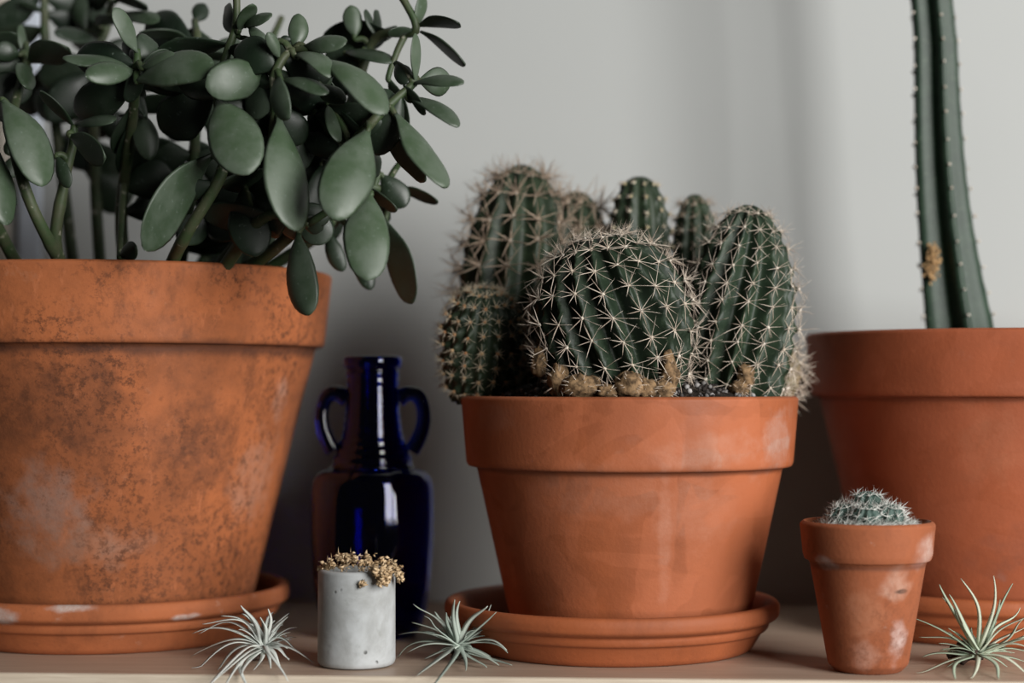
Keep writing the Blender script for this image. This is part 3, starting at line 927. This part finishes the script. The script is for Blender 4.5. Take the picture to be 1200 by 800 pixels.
# ------------------------------------------------------------------ concrete planter with dried plant
dK = 1.0
pK = at(418.5, 452, dK)
conc = empty('concrete_planter', (pK.x, dK, 0), 'small grey concrete cylinder with dried tan sprigs on top', 'planter')
zt = CAMZ - (665.5 - 452) * dK / F
prof = [(0, .0004), (.0195, .0004), (.0208, .0012), (.0216, .0030), (.0214, zt - .0012), (.0204, zt), (.0176, zt), (.0170, zt - .001), (.0168, zt - .006), (0, zt - .006)]
mb = MB(); lathe(mb, dense(rounded(prof, .0007, 3), .004), 96, wob=.005, seed=4); mb.build('cylinder', M['conc'], conc)
mTan = m_tone('dried_plant', (.28, .18, .09), (.66, .50, .32), .85, .2)
org = Vector((pK.x, dK, 0))
def clump(mb, c, r, n, ln=.0032):
    for i in range(n):
        p = c + Vector((random.gauss(0, .5), random.gauss(0, .5), random.gauss(0, .42))) * r
        mb.t = random.random()
        if random.random() < .35:
            needle(mb, p, Vector((random.gauss(0, 1), random.gauss(0, 1), random.gauss(0, 1) + .2)), ln * random.uniform(.6, 1.3), .00032)
        else:                                     # curled bract
            a = Vector((random.gauss(0, 1), random.gauss(0, 1), random.gauss(0, 1))).normalized(); b = a.orthogonal().normalized(); n_ = a.cross(b)
            s = random.uniform(.0009, .0022)
            mb.add([p - a * s, p + b * s * .7 + n_ * s * .3, p + a * s * 1.3, p - b * s * .7 + n_ * s * .3, p + n_ * s * .6], [(0, 1, 4), (1, 2, 4), (2, 3, 4), (3, 0, 4), (0, 3, 2, 1)])
mb = MB(org)
for px, py, d, r in ((383, 662, .994, .0030), (392, 660, .990, .0035), (403, 657, .988, .0040), (411, 653, .990, .0050), (418, 658, .984, .0045), (427, 660, .984, .0040), (436, 661, .986, .0040), (446, 657, .990, .0045), (455, 661, .992, .0045), (462, 666, .996, .0035),
                    (430, 658, 1.004, .006), (405, 658, 1.006, .006), (376, 667, .998, .0022), (398, 651, 1.0, .003)):
    clump(mb, at(px, py, d), r, 24)
o_ = mb.build('dried_moss', mTan, conc); o_['kind'] = 'stuff'
mb = MB(org)
for pts in (((447, 661, .984), (449, 667, .9765), (447, 676, .9765), (446, 684, .977)), ((452, 662, .986), (455, 668, .979), (454, 676, .979), (453, 682, .980)), ((459, 663, .990), (465, 668, .988), (468, 675, .989), (470, 679, .990)),
            ((441, 662, .984), (440, 667, .9765), (440, 672, .9765))):
    P = smooth_path([at(*p) for p in pts], 4)
    mb.t = .4; tube(mb, P, .0004, 5)
    for p in P[3:]: clump(mb, p, .0016, 12, .002)
mb.build('hanging_sprig', mTan, conc)
mb = MB(org)
clump(mb, at(424.5, 684, .9772), .0012, 30, .0016)
mb.build('stuck_crumb', mTan, conc)

# ------------------------------------------------------------------ air plants
def m_air(name, a, b):
    t = NT(name, .7, .25)
    c = t.mix(t.attr(), a, b)
    return t.color(c)
mAir1 = m_air('silver_air_leaf', (.40, .43, .40), (.62, .64, .60))
mAir2 = m_air('grey_green_air_leaf', (.24, .29, .25), (.46, .51, .45))
mAir3 = m_air('green_air_leaf', (.28, .35, .26), (.55, .58, .46))
mRoot = plain('brown_root', (.05, .032, .025), .9, .5, 300, .2, .5)

def edge_y(x): return EDGE0 + SL * x

def ribbon(mb, P, w, n_hint, dark=.0):
    """thick channelled leaf that narrows to a thread"""
    m = len(P); vs, fs = [], []
    for i, p in enumerate(P):
        s = i / (m - 1)
        t = (P[min(i + 1, m - 1)] - P[max(i - 1, 0)]).normalized()
        b = t.cross(n_hint); b = b.normalized() if b.length > 1e-5 else t.orthogonal().normalized()
        n = b.cross(t)
        hw = w * .5 * (1 - s) ** .75 * (1 - .15 * (1 - s)) + .00018
        th = hw * .30 + .00012
        vs += [p - b * hw + n * hw * .35, p + n * th * .2, p + b * hw + n * hw * .35, p - n * th]
    for i in range(m - 1):
        for k in range(4):
            j = (k + 1) % 4
            fs.append((i * 4 + k, i * 4 + j, (i + 1) * 4 + j, (i + 1) * 4 + k))
    fs += [(3, 2, 1, 0), tuple((m - 1) * 4 + k for k in range(4))]
    mb.add(vs, fs)


def air_plant(c, tips, wpx, mat, label, seed, extra, rootpx, rr, hgt):
    r = random.Random(seed)
    cx, cy, d = c
    C = at(cx, cy, d)
    root = at(*rootpx)
    org = Vector((root.x, root.y, 0))
    o = empty('air_plant', org, label, 'air plant', 'air plants lying on the shelf')
    mb = MB(org)
    def put(T, bow, w, tone):
        u = (T - C); L = u.length
        a = u.normalized()
        ctrl = C + u * .5 + Vector((0, 0, 1)) * bow
        st = C + a * .0005 + Vector((r.gauss(0, .0007), r.gauss(0, .0007), r.gauss(0, .0007)))
        swing = Vector((r.uniform(-1, 1), r.uniform(-1, 1), r.uniform(-.2, 1))) * L * .13; ph = r.uniform(.9, 1.7)
        P = []
        for i in range(17):
            t = i / 16
            p = st * (1 - t) ** 2 + ctrl * 2 * t * (1 - t) + T * t * t + swing * math.sin(t * math.pi * ph) * t
            lift = .0009
            if p.y > edge_y(p.x) - .0015 and p.z < lift: p.z = lift
            P.append(p)
        mb.t = tone
        ribbon(mb, P, w, Vector((0, -.25, 1)) if abs(a.z) < .8 else Vector((0, 1, 0)))
    for tx, ty, bow in tips:
        dd = d + r.uniform(-.018, .016)
        if ty > 760:
            dd = min(dd, CAMZ * F / (ty - 450.5))
            if dd < .93: dd = .945
        put(at(tx, ty, dd), bow * d / F, wpx * d / F * r.uniform(.8, 1.15), r.random())
    for i in range(extra):                         # rear and inner leaves
        a, e = r.uniform(0, 6.28), r.uniform(.05, 1.2)
        L = r.uniform(.014, .024)
        T = C + Vector((math.cos(a) * math.cos(e), abs(math.sin(a)) * math.cos(e) * .8, math.sin(e))) * L
        T.z = max(T.z, .0012)
        put(T, .002, wpx * d / F * .9, r.random() * .6)
    l_ = mb.build('leaves', mat, o)
    mb = MB(org)
    for i in range(26):
        p = root + Vector((r.gauss(0, .4), r.gauss(0, .4), r.gauss(0, .3))) * rr
        p.z = max(p.z, rr * .36)
        pebble(mb, p, rr * r.uniform(.2, .34))
    tube(mb, smooth_path([Vector((root.x, root.y, max(root.z, rr * .5))), root.lerp(C, .5) + Vector((0, 0, .001)), C], 3), lambda s: rr * (.55 - .2 * s), 8)
    mb.build('root_base', mRoot, o)
    return o

air_plant((309, 758, 1.012), [(286, 709, 10), (262, 717, 16), (233, 733, 24), (224, 770, 30), (227, 781, 22), (250, 797, 16), (247, 803, 12), (262, 803, 8), (271, 804, 5), (319, 711, 3), (331, 731, 2), (349, 765, 26), (366, 775, 10), (338, 773, 12), (326, 794, 22),
           (309, 722, 4), (301, 726, 3), (285, 718, 10), (245, 723, 22), (284, 792, 2), (294, 787, 0), (336, 744, 14), (342, 769, 4), (262, 738, 12), (280, 738, 6), (318, 783, 8), (330, 778, 6), (225, 741, 20), (255, 783, 14), (324, 738, 4), (338, 760, 10), (300, 735, 2)],
          8.8, mAir1, 'silvery air plant sprawling beside the large saucer with tips over the edge', 3, 26, (303, 772, 1.016), .006, .004)
air_plant((537, 757, 1.012), [(484, 701, 6), (489, 721, 8), (487, 729, 8), (497, 738, 4), (468, 741, 8), (477, 766, 8), (464, 770, 16), (490, 791, 2), (516, 797, 2), (545, 786, 3), (585, 781, -3), (602, 779, -4), (582, 773, 0), (599, 763, 10), (596, 758, 10), (570, 741, 0), (588, 711, -2), (583, 704, -2),
           (566, 705, 0), (553, 720, 0), (538, 704, 6), (530, 703, 4), (518, 716, 4), (484, 750, 4), (498, 772, 3), (503, 727, 4), (575, 769, 4), (563, 781, 0), (548, 731, 0), (505, 742, 4), (525, 722, 2), (512, 765, 2), (555, 760, 4)],
          8.6, mAir2, 'grey-green air plant between the concrete cylinder and the middle saucer', 5, 28, (541, 768, 1.018), .0055, .004)
air_plant((1147, 767, .992), [(1103, 686, 9), (1109, 693, 8), (1106, 700, 6), (1136, 676, 5), (1163, 674, -3), (1187, 684, -3), (1191, 704, -2), (1200, 715, -3), (1208, 727, -2), (1212, 744, 2), (1210, 756, 6), (1208, 777, 6), (1206, 789, 6), (1180, 796, 3), (1140, 801, 8), (1107, 796, 6), (1082, 786, 3),
           (1081, 770, 1), (1084, 740, 5), (1071, 724, 8), (1108, 783, 2), (1196, 734, 0), (1175, 700, 0), (1168, 728, 0), (1225, 760, 4), (1222, 735, 2), (1180, 780, 4), (1128, 730, 2), (1190, 765, 4)],
          7.8, mAir3, 'long-leaved air plant with a brown root in front of the column cactus saucer', 9, 24, (1128, 766, 1.0), .0095, .006)

# ------------------------------------------------------------------ camera
cam = bpy.data.cameras.new('camera'); co = bpy.data.objects.new('camera', cam); COL.objects.link(co)
co.location = (0, 0, CAMZ); co.rotation_euler = (math.pi / 2 + PITCH, 0, 0)
cam.sensor_width = 36; cam.lens = F / 1200 * 36
cam.clip_start = .05
cam.dof.use_dof = True; cam.dof.focus_distance = .995; cam.dof.aperture_fstop = 2.9
SC.camera = co

# ------------------------------------------------------------------ light
def area(name, loc, target, sx, sy, power, col):
    l = bpy.data.lights.new(name, 'AREA'); l.shape = 'RECTANGLE'; l.size = sx; l.size_y = sy; l.energy = power; l.color = col
    o = bpy.data.objects.new(name, l); COL.objects.link(o); o.location = loc
    o.rotation_euler = (Vector(target) - Vector(loc)).to_track_quat('-Z', 'Y').to_euler()
    return o
for dx in (-.31, .31):                         # the two panes of the window that lights the shelf
    area('window_pane_daylight', (1.44 + dx * .79, -.62 + dx * .61, .62), (0.05 + dx * .79, 1.1 + dx * .61, .15), .54, 1.5, 47, (1.0, .985, .96))
w = bpy.data.worlds.new('room'); SC.world = w; w.use_nodes = True
bg = w.node_tree.nodes['Background']; bg.inputs[0].default_value = (.84, .85, .84, 1); bg.inputs[1].default_value = .035

vs = SC.view_settings
vs.view_transform = 'Standard'; vs.look = 'None'; vs.gamma = 1; vs.use_curve_mapping = False; vs.exposure = 0.0
